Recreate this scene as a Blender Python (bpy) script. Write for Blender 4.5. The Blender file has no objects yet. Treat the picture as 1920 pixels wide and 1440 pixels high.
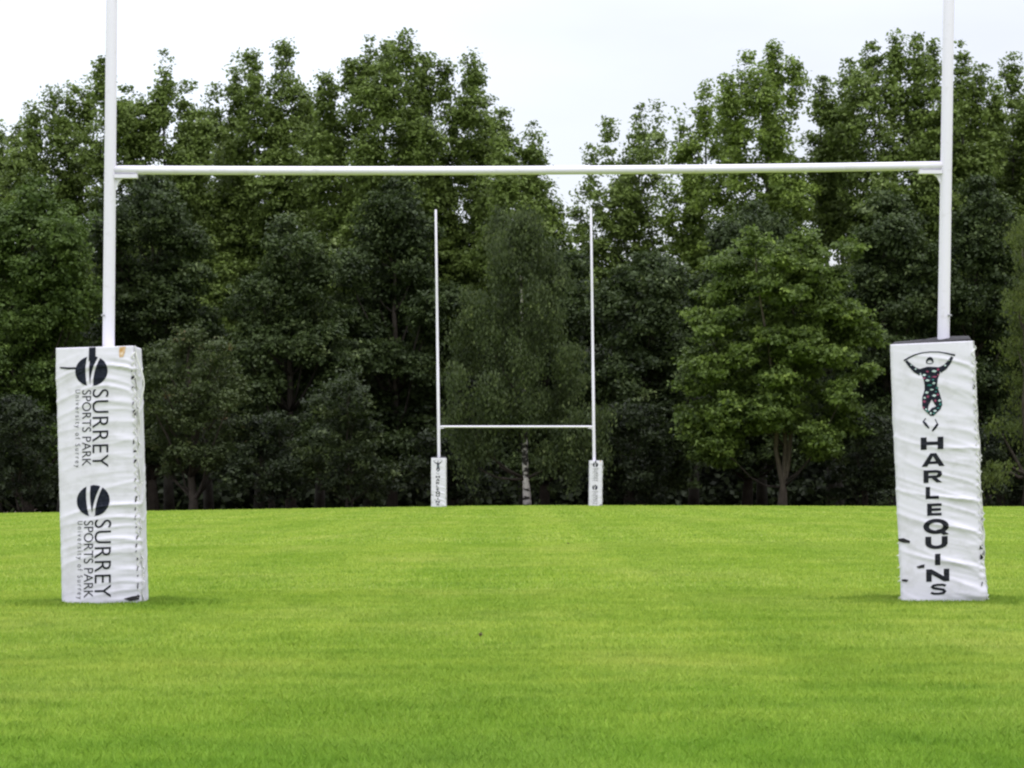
import bpy, bmesh, math, random
import numpy as np
from mathutils import Vector, Matrix

S = bpy.context.scene
C = S.collection
R = math.radians

# ------------------------------------------------------------------ camera
F = 6165.0                       # focal length in pixels of the 1920 wide photograph
CAMZ = 0.80
PITCH = math.atan((908 - 720) / F)
cam = bpy.data.cameras.new("camera")
cam.sensor_width = 36.0
cam.lens = F / 1920.0 * 36.0
cam.clip_start = 0.1
cam.clip_end = 6000
camo = bpy.data.objects.new("camera", cam)
C.objects.link(camo)
camo.location = (0, 0, CAMZ)
camo.rotation_euler = (R(90) + PITCH, 0, 0)
S.camera = camo

# ------------------------------------------------------------------ world (bright overcast sky)
W = bpy.data.worlds.new("World")
S.world = W
W.use_nodes = True
SUN_EL, SUN_AZ = R(64), R(155)
def build_world():
    nt = W.node_tree
    nt.nodes.clear()
    N = nt.nodes.new
    L = nt.links.new
    out = N("ShaderNodeOutputWorld")
    sky = N("ShaderNodeTexSky")
    sky.sky_type = 'NISHITA'
    sky.sun_disc = False
    sky.sun_elevation = SUN_EL
    sky.sun_rotation = SUN_AZ
    bg = N("ShaderNodeBackground")
    bg.inputs[1].default_value = 0.06
    L(sky.outputs[0], bg.inputs[0])
    tc = N("ShaderNodeTexCoord")
    sep = N("ShaderNodeSeparateXYZ")
    L(tc.outputs['Generated'], sep.inputs[0])
    # overcast gets brighter towards the zenith
    grad = N("ShaderNodeMapRange")
    grad.inputs['From Min'].default_value = 0.0
    grad.inputs['From Max'].default_value = 1.0
    grad.inputs['To Min'].default_value = 0.60
    grad.inputs['To Max'].default_value = 2.7
    L(sep.outputs['Z'], grad.inputs['Value'])
    mp = N("ShaderNodeMapping")
    mp.inputs['Scale'].default_value = (2.2, 2.2, 7.0)
    mp.inputs['Location'].default_value = (3.1, 0.4, 1.2)
    L(tc.outputs['Generated'], mp.inputs[0])
    noi = N("ShaderNodeTexNoise")
    noi.inputs['Scale'].default_value = 1.6
    noi.inputs['Detail'].default_value = 5
    noi.inputs['Roughness'].default_value = 0.5
    L(mp.outputs[0], noi.inputs['Vector'])
    # thinner blue-grey cloud towards the right (east) of the view
    add = N("ShaderNodeMath"); add.operation = 'MULTIPLY_ADD'
    add.inputs[1].default_value = 1.7
    L(sep.outputs['X'], add.inputs[0])
    L(noi.outputs['Fac'], add.inputs[2])
    add2 = N("ShaderNodeMath"); add2.operation = 'MULTIPLY_ADD'
    add2.inputs[1].default_value = -1.6
    L(sep.outputs['Z'], add2.inputs[0])
    L(add.outputs[0], add2.inputs[2])
    rmp = N("ShaderNodeValToRGB")
    rmp.color_ramp.elements[0].position = 0.22
    rmp.color_ramp.elements[0].color = (0.985, 0.98, 1.06, 1)
    rmp.color_ramp.elements[1].position = 0.66
    rmp.color_ramp.elements[1].color = (0.72, 0.68, 0.74, 1)
    L(add2.outputs[0], rmp.inputs[0])
    bg2 = N("ShaderNodeBackground")
    L(rmp.outputs[0], bg2.inputs[0])
    L(grad.outputs[0], bg2.inputs[1])
    ad = N("ShaderNodeAddShader")
    L(bg.outputs[0], ad.inputs[0])
    L(bg2.outputs[0], ad.inputs[1])
    L(ad.outputs[0], out.inputs[0])
build_world()

sun = bpy.data.lights.new("sun", 'SUN')
sun.energy = 1.5
sun.angle = R(25)
sun.color = (1.0, 0.98, 0.95)
suno = bpy.data.objects.new("sun", sun)
C.objects.link(suno)
_d = Vector((math.sin(SUN_AZ) * math.cos(SUN_EL), math.cos(SUN_AZ) * math.cos(SUN_EL), math.sin(SUN_EL)))
suno.rotation_euler = (-_d).to_track_quat('-Z', 'Y').to_euler()
suno.location = (0, 0, 40)

S.view_settings.view_transform = 'Standard'
S.view_settings.look = 'None'
S.view_settings.exposure = 0.0
S.view_settings.gamma = 1.0
S.render.engine = 'CYCLES'
S.cycles.max_bounces = 6
S.cycles.diffuse_bounces = 3
S.cycles.transmission_bounces = 3
S.cycles.filter_width = 2.3
S.cycles.use_denoising = True

# ------------------------------------------------------------------ helpers
def at(u, v, Y):
    """world point at depth Y that the photograph shows at pixel (u, v)"""
    xc, yc = (u - 960) / F, (720 - v) / F
    ca, sa = math.cos(PITCH), math.sin(PITCH)
    dx, dy, dz = xc, ca - yc * sa, sa + yc * ca
    k = Y / dy
    return Vector((dx * k, Y, CAMZ + dz * k))

def height(x, y):
    """the pitch is gently crowned and falls off to the left and behind the far line"""
    x = np.asarray(x, float); y = np.asarray(y, float)
    l = np.log1p(np.exp(-(x - 0.3) / 1.2)) * 1.2
    r = np.log1p(np.exp((x - 1.0) / 1.2)) * 1.2
    far = np.clip((y - 20) / 60, 0, 1)
    z = -(0.0155 * l + 0.003 * r) * (0.35 + 0.65 * far)
    z = np.where(np.abs(x) > 60, np.maximum(z, -0.9), z)
    e = np.clip((y - 124.5) / 9.0, 0, 1)
    z = z - 0.55 * e * e * (3 - 2 * e)
    return z

def hash2(i, j, s):
    n = (i.astype(np.int64) * 374761393 + j.astype(np.int64) * 668265263 + s * 1442695041) & 0x7fffffff
    n = ((n ^ (n >> 13)) * 1274126177) & 0x7fffffff
    n = (n ^ (n >> 16)) & 0xffff
    return n / 65535.0

def vnoise(x, y, s=0):
    x = np.asarray(x, float); y = np.asarray(y, float)
    i, j = np.floor(x), np.floor(y)
    fx, fy = x - i, y - j
    fx, fy = fx * fx * (3 - 2 * fx), fy * fy * (3 - 2 * fy)
    a, b = hash2(i, j, s), hash2(i + 1, j, s)
    c, d = hash2(i, j + 1, s), hash2(i + 1, j + 1, s)
    return (a * (1 - fx) + b * fx) * (1 - fy) + (c * (1 - fx) + d * fx) * fy

def link(name, me, m=None, parent=None, loc=None):
    o = bpy.data.objects.new(name, me)
    C.objects.link(o)
    if m is not None:
        me.materials.append(m)
    if parent is not None:
        o.parent = parent
    if loc is not None:
        o.location = loc
    return o

def arrays_mesh(name, V, Fq, smooth=False):
    """mesh from numpy verts (n,3) and faces (m,k) of one size"""
    me = bpy.data.meshes.new(name)
    n, (m, k) = len(V), Fq.shape
    me.vertices.add(n)
    me.vertices.foreach_set('co', np.ascontiguousarray(V, np.float32).ravel())
    me.loops.add(m * k)
    me.loops.foreach_set('vertex_index', np.ascontiguousarray(Fq, np.int32).ravel())
    me.polygons.add(m)
    me.polygons.foreach_set('loop_start', np.arange(0, m * k, k, dtype=np.int32))
    me.polygons.foreach_set('loop_total', np.full(m, k, np.int32))
    if smooth:
        me.polygons.foreach_set('use_smooth', np.ones(m, bool))
    me.update(calc_edges=True)
    return me

def tag(o, label=None, cat=None, group=None, kind=None):
    if label: o['label'] = label
    if cat: o['category'] = cat
    if group: o['group'] = group
    if kind: o['kind'] = kind
    return o

def empty(name, loc):
    o = bpy.data.objects.new(name, None)
    o.empty_display_size = 0.3
    C.objects.link(o)
    o.location = loc
    return o

def tube(bm, pts, rads, seg=10, caps=True):
    """tapered tube through points"""
    rings = []
    prev = None
    for i, p in enumerate(pts):
        p = Vector(p)
        a = Vector(pts[max(i - 1, 0)]); b = Vector(pts[min(i + 1, len(pts) - 1)])
        t = (b - a).normalized()
        if prev is None:
            u = t.orthogonal().normalized()
        else:
            u = (prev - t * prev.dot(t)).normalized()
        prev = u
        w = t.cross(u)
        rings.append([bm.verts.new(p + (u * math.cos(k * 2 * math.pi / seg) + w * math.sin(k * 2 * math.pi / seg)) * rads[i]) for k in range(seg)])
    for a, b in zip(rings, rings[1:]):
        for k in range(seg):
            f = bm.faces.new((a[k], a[(k + 1) % seg], b[(k + 1) % seg], b[k]))
            f.smooth = True
    if caps:
        bm.faces.new(list(reversed(rings[0])))
        bm.faces.new(rings[-1])

def box(bm, x0, x1, y0, y1, z0, z1):
    v = [bm.verts.new((x, y, z)) for z in (z0, z1) for y in (y0, y1) for x in (x0, x1)]
    for f in ((0, 2, 3, 1), (4, 5, 7, 6), (0, 1, 5, 4), (2, 6, 7, 3), (0, 4, 6, 2), (1, 3, 7, 5)):
        bm.faces.new([v[i] for i in f])

def bm_obj(name, bm, m, parent=None):
    me = bpy.data.meshes.new(name)
    bmesh.ops.recalc_face_normals(bm, faces=bm.faces[:])
    bm.to_mesh(me)
    bm.free()
    return link(name, me, m, parent)

# ------------------------------------------------------------------ materials
def mat(name):
    m = bpy.data.materials.new(name)
    m.use_nodes = True
    nt = m.node_tree
    nt.nodes.clear()
    out = nt.nodes.new("ShaderNodeOutputMaterial")
    return m, nt, nt.nodes.new, nt.links.new, out

def principled(name, col, rough=0.6, noise=None, spec=0.4):
    """noise = (scale, second colour, low, high)"""
    m, nt, N, L, out = mat(name)
    p = N("ShaderNodeBsdfPrincipled")
    p.inputs['Base Color'].default_value = (*col, 1)
    p.inputs['Roughness'].default_value = rough
    p.inputs['Specular IOR Level'].default_value = spec
    L(p.outputs[0], out.inputs[0])
    if noise:
        sc, c2, lo, hi = noise
        tc = N("ShaderNodeTexCoord")
        n = N("ShaderNodeTexNoise")
        n.inputs['Scale'].default_value = sc
        n.inputs['Detail'].default_value = 6
        n.inputs['Roughness'].default_value = 0.65
        L(tc.outputs['Object'], n.inputs['Vector'])
        r = N("ShaderNodeValToRGB")
        r.color_ramp.elements[0].position = lo
        r.color_ramp.elements[0].color = (*col, 1)
        r.color_ramp.elements[1].position = hi
        r.color_ramp.elements[1].color = (*c2, 1)
        L(n.outputs['Fac'], r.inputs[0])
        L(r.outputs[0], p.inputs['Base Color'])
    return m

M = {}
M['paint'] = principled('white_gloss_paint', (0.66, 0.635, 0.72), 0.35, (14.0, (0.42, 0.40, 0.40), 0.58, 0.90))
M['vinyl'] = principled('white_vinyl', (0.605, 0.588, 0.662), 0.5, (7.0, (0.44, 0.43, 0.455), 0.5, 0.85), 0.35)
M['vinyl_edge'] = principled('grubby_white_vinyl', (0.62, 0.62, 0.61), 0.6, (14.0, (0.36, 0.35, 0.30), 0.5, 0.8), 0.3)
M['ink'] = principled('black_print', (0.012, 0.013, 0.018), 0.75, (30.0, (0.03, 0.031, 0.04), 0.5, 0.8), 0.12)
M['navy'] = principled('navy_print', (0.009, 0.011, 0.020), 0.75, (40.0, (0.035, 0.04, 0.055), 0.5, 0.8), 0.12)
M['magenta'] = principled('magenta_print', (0.22, 0.035, 0.09), 0.5)
M['teal'] = principled('teal_print', (0.02, 0.14, 0.13), 0.5)
M['pale'] = principled('pale_grey_print', (0.42, 0.52, 0.53), 0.5)
M['foam'] = principled('black_foam', (0.013, 0.012, 0.014), 0.9, (25.0, (0.05, 0.045, 0.05), 0.5, 0.8))
M['rust'] = principled('rust_stain', (0.42, 0.22, 0.06), 0.8, (30.0, (0.68, 0.6, 0.5), 0.4, 0.75))
M['cord'] = principled('lacing_cord', (0.66, 0.66, 0.63), 0.8)
M['bolt'] = principled('dull_bolt', (0.28, 0.28, 0.30), 0.45)
M['bark'] = principled('grey_brown_bark', (0.038, 0.031, 0.025), 0.9, (3.0, (0.085, 0.072, 0.058), 0.35, 0.75), 0.1)
M['bark_sycamore'] = principled('sycamore_bark', (0.075, 0.061, 0.047), 0.9, (3.0, (0.15, 0.128, 0.10), 0.35, 0.75), 0.1)
M['branch'] = principled('dark_branch_bark', (0.030, 0.025, 0.020), 0.9, (3.0, (0.07, 0.06, 0.05), 0.35, 0.75), 0.1)
M['bark_pale'] = principled('pale_poplar_bark', (0.045, 0.042, 0.036), 0.9, (2.0, (0.11, 0.105, 0.09), 0.35, 0.75), 0.1)
M['dead_leaf'] = principled('dead_leaf', (0.17, 0.155, 0.07), 0.8)

def birch_bark():
    m, nt, N, L, out = mat('birch_bark')
    p = N("ShaderNodeBsdfPrincipled"); p.inputs['Roughness'].default_value = 0.85
    tc = N("ShaderNodeTexCoord")
    mp = N("ShaderNodeMapping"); mp.inputs['Scale'].default_value = (1.2, 1.2, 2.6)
    n = N("ShaderNodeTexNoise"); n.inputs['Scale'].default_value = 1.6; n.inputs['Detail'].default_value = 5
    r = N("ShaderNodeValToRGB")
    r.color_ramp.elements[0].position = 0.47; r.color_ramp.elements[0].color = (0.03, 0.026, 0.022, 1)
    r.color_ramp.elements[1].position = 0.54; r.color_ramp.elements[1].color = (0.62, 0.58, 0.54, 1)
    L(tc.outputs['Object'], mp.inputs[0]); L(mp.outputs[0], n.inputs['Vector']); L(n.outputs['Fac'], r.inputs[0])
    L(r.outputs[0], p.inputs['Base Color']); L(p.outputs[0], out.inputs[0])
    return m
M['birch'] = birch_bark()

def foliage(name, dark, light, hue2, trans=0.36, rough=0.55, spec=0.25):
    """leaf colour varies leaf by leaf (attribute tint) and in broad sprays over the crown"""
    m, nt, N, L, out = mat(name)
    at_ = N("ShaderNodeAttribute"); at_.attribute_name = 'tint'
    r = N("ShaderNodeValToRGB")
    r.color_ramp.elements[0].position = 0.0; r.color_ramp.elements[0].color = (*dark, 1)
    r.color_ramp.elements[1].position = 0.75; r.color_ramp.elements[1].color = (*light, 1)
    e = r.color_ramp.elements.new(1.0); e.color = (*hue2, 1)
    L(at_.outputs['Fac'], r.inputs[0])
    p = N("ShaderNodeBsdfPrincipled")
    p.inputs['Roughness'].default_value = rough
    p.inputs['Specular IOR Level'].default_value = spec
    t = N("ShaderNodeBsdfTranslucent")
    mix = N("ShaderNodeMixShader"); mix.inputs[0].default_value = trans
    L(r.outputs[0], p.inputs['Base Color']); L(r.outputs[0], t.inputs[0])
    L(p.outputs[0], mix.inputs[1]); L(t.outputs[0], mix.inputs[2]); L(mix.outputs[0], out.inputs[0])
    return m
M['poplar_leaf'] = foliage('poplar_leaf', (0.066, 0.098, 0.020), (0.158, 0.222, 0.044), (0.26, 0.32, 0.12))
M['poplar_bright_leaf'] = foliage('poplar_bright_leaf', (0.066, 0.104, 0.018), (0.20, 0.28, 0.046), (0.30, 0.37, 0.13))
M['dark_leaf'] = foliage('dark_leaf', (0.015, 0.025, 0.009), (0.056, 0.084, 0.022), (0.14, 0.18, 0.065))
M['undergrowth_leaf'] = foliage('undergrowth_leaf', (0.009, 0.014, 0.006), (0.034, 0.050, 0.015), (0.09, 0.115, 0.04))  # dark leaf colour lowered further to carry the shade under the trees
M['green_leaf'] = foliage('green_leaf', (0.034, 0.060, 0.013), (0.095, 0.148, 0.028), (0.16, 0.225, 0.055))
M['sycamore_leaf'] = foliage('sycamore_leaf', (0.034, 0.058, 0.013), (0.118, 0.174, 0.030), (0.22, 0.295, 0.06))
M['birch_leaf'] = foliage('birch_leaf', (0.021, 0.033, 0.012), (0.070, 0.096, 0.028), (0.14, 0.17, 0.055))
M['russet_leaf'] = foliage('russet_leaf', (0.030, 0.044, 0.015), (0.074, 0.100, 0.030), (0.155, 0.115, 0.05))
M['larch_leaf'] = foliage('larch_leaf', (0.036, 0.054, 0.012), (0.098, 0.13, 0.024), (0.17, 0.195, 0.04))

# turf colour: one node group shared by soil sheet and blades, driven by the place on the pitch
def turf_group():
    g = bpy.data.node_groups.new('turf_colour', 'ShaderNodeTree')
    g.interface.new_socket('Color', in_out='OUTPUT', socket_type='NodeSocketColor')
    N, L = g.nodes.new, g.links.new
    go = N('NodeGroupOutput')
    geo = N('ShaderNodeNewGeometry')
    def noise(scale, sx, sy, detail=4, loc=(0, 0, 0)):
        mp = N('ShaderNodeMapping')
        mp.inputs['Scale'].default_value = (sx, sy, 0.0)
        mp.inputs['Location'].default_value = loc
        n = N('ShaderNodeTexNoise')
        n.inputs['Scale'].default_value = scale
        n.inputs['Detail'].default_value = detail
        n.inputs['Roughness'].default_value = 0.6
        L(geo.outputs['Position'], mp.inputs[0]); L(mp.outputs[0], n.inputs['Vector'])
        return n.outputs['Fac']
    def ramp(fac, stops):
        r = N('ShaderNodeValToRGB')
        r.color_ramp.elements[0].position = stops[0][0]; r.color_ramp.elements[0].color = (*stops[0][1], 1)
        r.color_ramp.elements[1].position = stops[-1][0]; r.color_ramp.elements[1].color = (*stops[-1][1], 1)
        for p, c in stops[1:-1]:
            e = r.color_ramp.elements.new(p); e.color = (*c, 1)
        L(fac, r.inputs[0])
        return r.outputs[0]
    def mixc(fac, a, b, mode='MIX'):
        x = N('ShaderNodeMix'); x.data_type = 'RGBA'; x.blend_type = mode
        if isinstance(fac, float): x.inputs[0].default_value = fac
        else: L(fac, x.inputs[0])
        L(a, x.inputs[6]); L(b, x.inputs[7])
        return x.outputs[2]
    base = ramp(noise(0.55, 1.0, 0.35, 5), [(0.30, (0.242, 0.362, 0.035)), (0.50, (0.302, 0.408, 0.053)), (0.70, (0.352, 0.430, 0.077))])
    fine = ramp(noise(3.2, 1.0, 0.8, 6, (5, 2, 0)), [(0.28, (0.70, 0.78, 0.68)), (0.5, (1, 1, 1)), (0.74, (1.18, 1.11, 1.25))])
    c = mixc(1.0, base, fine, 'MULTIPLY')
    # worn, wheel-marked streaks running across the pitch
    streak = ramp(noise(1.0, 0.16, 1.3, 5, (1.7, 9, 0)), [(0.30, (0.84, 0.90, 0.80)), (0.48, (1, 1, 1)), (0.66, (1.14, 1.07, 1.14))])
    c = mixc(1.0, c, streak, 'MULTIPLY')
    # mower stripes running up the pitch
    wv = N('ShaderNodeTexWave')
    wv.wave_type = 'BANDS'; wv.bands_direction = 'X'; wv.wave_profile = 'SIN'
    wv.inputs['Scale'].default_value = 0.155
    wv.inputs['Distortion'].default_value = 0.25
    wv.inputs['Phase Offset'].default_value = 1.1
    L(geo.outputs['Position'], wv.inputs['Vector'])
    stripe = ramp(wv.outputs['Fac'], [(0.38, (0.94, 0.965, 0.93)), (0.62, (1.03, 1.02, 1.03))])
    c = mixc(1.0, c, stripe, 'MULTIPLY')
    # turf tinted darker and greener towards the camera
    sp = N('ShaderNodeSeparateXYZ'); L(geo.outputs['Position'], sp.inputs[0])
    wob = N('ShaderNodeMath'); wob.operation = 'MULTIPLY_ADD'; wob.inputs[1].default_value = 7.0
    L(noise(0.35, 1, 1, 3, (4, 4, 0)), wob.inputs[0]); L(sp.outputs['Y'], wob.inputs[2])
    mr = N('ShaderNodeMapRange'); mr.interpolation_type = 'SMOOTHSTEP'
    mr.inputs['From Min'].default_value = 11.5; mr.inputs['From Max'].default_value = 19.0
    L(wob.outputs[0], mr.inputs['Value'])
    near_turf = ramp(mr.outputs[0], [(0.0, (0.72, 0.88, 0.68)), (1.0, (1, 1, 1))])
    c = mixc(1.0, c, near_turf, 'MULTIPLY')
    L(c, go.inputs[0])
    return g
TURF = turf_group()

def grass_material():
    m, nt, N, L, out = mat('grass_blade')
    g = N('ShaderNodeGroup'); g.node_tree = TURF
    at_ = N("ShaderNodeAttribute"); at_.attribute_name = 'tint'
    r = N("ShaderNodeValToRGB")
    r.color_ramp.elements[0].color = (0.58, 0.70, 0.58, 1)
    r.color_ramp.elements[1].color = (1.35, 1.28, 1.5, 1)
    L(at_.outputs['Fac'], r.inputs[0])
    x = N('ShaderNodeMix'); x.data_type = 'RGBA'; x.blend_type = 'MULTIPLY'; x.inputs[0].default_value = 1.0
    L(g.outputs[0], x.inputs[6]); L(r.outputs[0], x.inputs[7])
    p = N("ShaderNodeBsdfPrincipled"); p.inputs['Roughness'].default_value = 0.6; p.inputs['Specular IOR Level'].default_value = 0.2
    t = N("ShaderNodeBsdfTranslucent")
    mix = N("ShaderNodeMixShader"); mix.inputs[0].default_value = 0.35
    L(x.outputs[2], p.inputs['Base Color']); L(x.outputs[2], t.inputs[0])
    L(p.outputs[0], mix.inputs[1]); L(t.outputs[0], mix.inputs[2]); L(mix.outputs[0], out.inputs[0])
    return m
M['grass'] = grass_material()

def ground_material():
    m, nt, N, L, out = mat('turf_and_leaf_litter')
    g = N('ShaderNodeGroup'); g.node_tree = TURF
    geo = N('ShaderNodeNewGeometry')
    sep = N('ShaderNodeSeparateXYZ'); L(geo.outputs['Position'], sep.inputs[0])
    n = N('ShaderNodeTexNoise'); n.inputs['Scale'].default_value = 0.8; n.inputs['Detail'].default_value = 6
    L(geo.outputs['Position'], n.inputs['Vector'])
    ma = N('ShaderNodeMath'); ma.operation = 'MULTIPLY_ADD'; ma.inputs[1].default_value = 1.2
    L(n.outputs['Fac'], ma.inputs[0]); L(sep.outputs['Y'], ma.inputs[2])
    mr = N('ShaderNodeMapRange'); mr.inputs['From Min'].default_value = 125.6; mr.inputs['From Max'].default_value = 126.6
    L(ma.outputs[0], mr.inputs['Value'])
    lit = N('ShaderNodeValToRGB')
    lit.color_ramp.elements[0].position = 0.3; lit.color_ramp.elements[0].color = (0.020, 0.014, 0.010, 1)
    lit.color_ramp.elements[1].position = 0.75; lit.color_ramp.elements[1].color = (0.075, 0.050, 0.035, 1)
    n2 = N('ShaderNodeTexNoise'); n2.inputs['Scale'].default_value = 2.5; n2.inputs['Detail'].default_value = 8
    L(geo.outputs['Position'], n2.inputs['Vector']); L(n2.outputs['Fac'], lit.inputs[0])
    mottle = N('ShaderNodeTexNoise'); mottle.inputs['Scale'].default_value = 26; mottle.inputs['Detail'].default_value = 8; mottle.inputs['Roughness'].default_value = 0.75
    L(geo.outputs['Position'], mottle.inputs['Vector'])
    mt = N('ShaderNodeValToRGB')
    mt.color_ramp.elements[0].position = 0.3; mt.color_ramp.elements[0].color = (0.40, 0.42, 0.42, 1)
    mt.color_ramp.elements[1].position = 0.7; mt.color_ramp.elements[1].color = (0.85, 0.80, 0.9, 1)
    L(mottle.outputs['Fac'], mt.inputs[0])
    xm = N('ShaderNodeMix'); xm.data_type = 'RGBA'; xm.blend_type = 'MULTIPLY'; xm.inputs[0].default_value = 1.0
    L(g.outputs[0], xm.inputs[6]); L(mt.outputs[0], xm.inputs[7])
    x = N('ShaderNodeMix'); x.data_type = 'RGBA'
    L(mr.outputs[0], x.inputs[0]); L(xm.outputs[2], x.inputs[6]); L(lit.outputs[0], x.inputs[7])
    p = N("ShaderNodeBsdfPrincipled"); p.inputs['Roughness'].default_value = 0.95; p.inputs['Specular IOR Level'].default_value = 0.1
    bp = N('ShaderNodeBump'); bp.inputs['Strength'].default_value = 0.4; bp.inputs['Distance'].default_value = 0.03
    L(mottle.outputs['Fac'], bp.inputs['Height']); L(bp.outputs[0], p.inputs['Normal'])
    L(x.outputs[2], p.inputs['Base Color']); L(p.outputs[0], out.inputs[0])
    return m
M['ground'] = ground_material()

# ------------------------------------------------------------------ ground sheet
def build_ground():
    xs = np.unique(np.concatenate([np.linspace(-3000, -60, 18), np.linspace(-60, 60, 121), np.linspace(60, 3000, 18)]))
    ys = np.unique(np.concatenate([np.linspace(-300, 0, 8), np.linspace(0, 120, 61), np.linspace(120, 136, 33), np.linspace(136, 220, 15), np.linspace(220, 4500, 14)]))
    X, Y = np.meshgrid(xs, ys)
    Z = height(X, Y)
    V = np.stack([X, Y, Z], -1).reshape(-1, 3)
    nx, ny = len(xs), len(ys)
    i = (np.arange(ny - 1)[:, None] * nx + np.arange(nx - 1)[None, :]).ravel()
    Fq = np.stack([i, i + 1, i + nx + 1, i + nx], -1)
    tag(link('ground', arrays_mesh('ground', V, Fq, True), M['ground']), kind='structure')
build_ground()

# ------------------------------------------------------------------ grass blades
PAD_SPOTS = []
def build_grass():
    rng = np.random.default_rng(3)
    P, Hh, Wd = [], [], []
    # density falls with distance while blades stand for ever wider tufts
    for y0, y1, dens, h, w in ((7.2, 11, 13000, .026, .0023), (11, 16, 7500, .027, .0032), (16, 25, 2800, .028, .0055),
                               (25, 45, 800, .030, .010), (45, 80, 200, .034, .020), (80, 125.2, 60, .036, .036)):
        xw = lambda y: y * 0.172 + 1.2
        n = int((y1 - y0) * 2 * xw(y1) * dens)
        y = rng.uniform(y0, y1, n); x = rng.uniform(-1, 1, n) * xw(y1)
        keep = np.abs(x) < xw(y)
        y, x = y[keep], x[keep]
        P.append(np.stack([x, y], -1)); Hh.append(np.full(len(x), h)); Wd.append(np.full(len(x), w))
    n_mown = sum(len(q) for q in P)
    # longer uncut tufts round each near pad's foot, tinted dark as its contact shadow
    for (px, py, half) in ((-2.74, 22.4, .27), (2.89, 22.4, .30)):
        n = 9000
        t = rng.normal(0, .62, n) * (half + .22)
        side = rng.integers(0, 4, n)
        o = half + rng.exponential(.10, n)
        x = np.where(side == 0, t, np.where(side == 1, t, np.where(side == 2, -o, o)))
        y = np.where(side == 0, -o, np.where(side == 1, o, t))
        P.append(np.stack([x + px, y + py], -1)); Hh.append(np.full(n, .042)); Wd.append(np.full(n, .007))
    P = np.concatenate(P); Hh = np.concatenate(Hh); Wd = np.concatenate(Wd)
    n = len(P)
    Hh = .8 * Hh * rng.uniform(.45, 1.25, n) * (0.7 + 0.6 * vnoise(P[:, 0] * 2.5, P[:, 1] * 2.5, 4))
    a = rng.uniform(0, 2 * np.pi, n)
    lean = rng.uniform(.15, .95, n) * Hh
    la = rng.uniform(0, 2 * np.pi, n)
    z = height(P[:, 0], P[:, 1])
    b = np.stack([np.cos(a), np.sin(a), np.zeros(n)], -1) * (Wd * .5)[:, None]
    base = np.concatenate([P, z[:, None]], -1)
    l = np.stack([np.cos(la) * lean, np.sin(la) * lean, Hh], -1)
    mid = base + l * np.array([.35, .35, .6])
    tip = base + l
    V = np.stack([base - b, base + b, mid + b * .8, tip, mid - b * .8], 1).reshape(-1, 3)
    Fq = np.arange(n * 5).reshape(n, 5)
    me = arrays_mesh('grass', V, Fq)
    at_ = me.attributes.new('tint', 'FLOAT', 'FACE')
    at_.data.foreach_set('value', np.clip(np.where(np.arange(n) >= n_mown, rng.normal(.06, .12, n), rng.normal(.46, .15, n)), 0, 1).astype(np.float32))  # the pad tufts' low tint paints in the shade at the base
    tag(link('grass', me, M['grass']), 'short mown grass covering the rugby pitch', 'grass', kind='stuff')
build_grass()

# ------------------------------------------------------------------ rugby goals
DN = 22.4
DF = 122.4
def goal(label, D, lt, lb, rt, rb, v_bar_l, v_bar_r, sag, rb_, rt_, rbar, detail):
    """lt/lb, rt/rb: (u, v) high and low on the left and right upright"""
    root = empty('rugby_goal', at((lb[0] + rb[0]) / 2, lb[1], D))
    root.location.z = float(height(root.location.x, D))
    tag(root, label, 'rugby goal', 'goals of the rugby pitch')
    o = root.location.copy()
    def line(a, b):
        A, B = at(*a, D), at(*b, D)
        return lambda z: A + (B - A) * ((z - A.z) / (B.z - A.z))
    ups = []
    for a, b in ((lt, lb), (rt, rb)):
        f = line(a, b); ups.append(f)
        z0 = float(height(f(0).x, D)) - .02
        zt = 11.0 if detail else f(0).z * 0 + at(*a, D).z
        bm = bmesh.new()
        zs = [z0, 1.7, 3.0, 5.2, 5.21, 8.0, zt - .03, zt]
        rs = [rb_ + (rt_ - rb_) * max(0, z) / zt for z in zs]
        rs[-1] *= .6
        for k in range(4, 7): rs[k] *= .94
        tube(bm, [f(z) - o for z in zs], rs, 24)
        up = bm_obj('upright', bm, M['paint'], root)
        if detail:
            bm = bmesh.new()
            s = 1 if f is ups[0] else -1
            p = f(3.05) - o
            q = f(1.95) - o
            tube(bm, [q + Vector((-s * rb_ * .6, -.03, 0)), q + Vector((-s * rb_ * 1.0, -.05, 0))], [.007, .007], 8)
            bm_obj('bolt', bm, M['bolt'], up)
    zl, zr = at(lb[0], v_bar_l, D).z, at(rb[0], v_bar_r, D).z
    A, B = ups[0](zl), ups[1](zr)
    bm = bmesh.new()
    pts, n = [], 28
    for i in range(n + 1):
        t = i / n
        p = A.lerp(B, t); p.z -= sag * 4 * t * (1 - t)
        pts.append(p - o)
    tube(bm, pts, [rbar] * (n + 1), 18)
    bm_obj('crossbar', bm, M['paint'], root)
    for s, P in ((1, A), (-1, B)):
        bm = bmesh.new()
        p = P - o
        x0, x1 = p.x + s * rb_ * .7, p.x + s * (rb_ + .145)
        zt = p.z - rbar - .001
        box(bm, min(x0, x1), max(x0, x1), -.032 + p.y, .032 + p.y, zt - .026, zt)
        br = bm_obj('bracket', bm, M['paint'], root)
        bm = bmesh.new()
        zt -= .028
        prof = [(rb_ * .6, zt), (rb_ + .045, zt), (rb_ + .020, zt - .022), (rb_ + .004, zt - .055), (rb_ * .6, zt - .085)]
        a = [bm.verts.new((p.x + s * x, p.y - .012, z)) for x, z in prof]
        b = [bm.verts.new((p.x + s * x, p.y + .012, z)) for x, z in prof]
        bm.faces.new(a); bm.faces.new(list(reversed(b)))
        for i in range(5):
            bm.faces.new((a[i], b[i], b[(i + 1) % 5], a[(i + 1) % 5]))
        bm_obj('gusset', bm, M['paint'], br)
    return root

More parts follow.
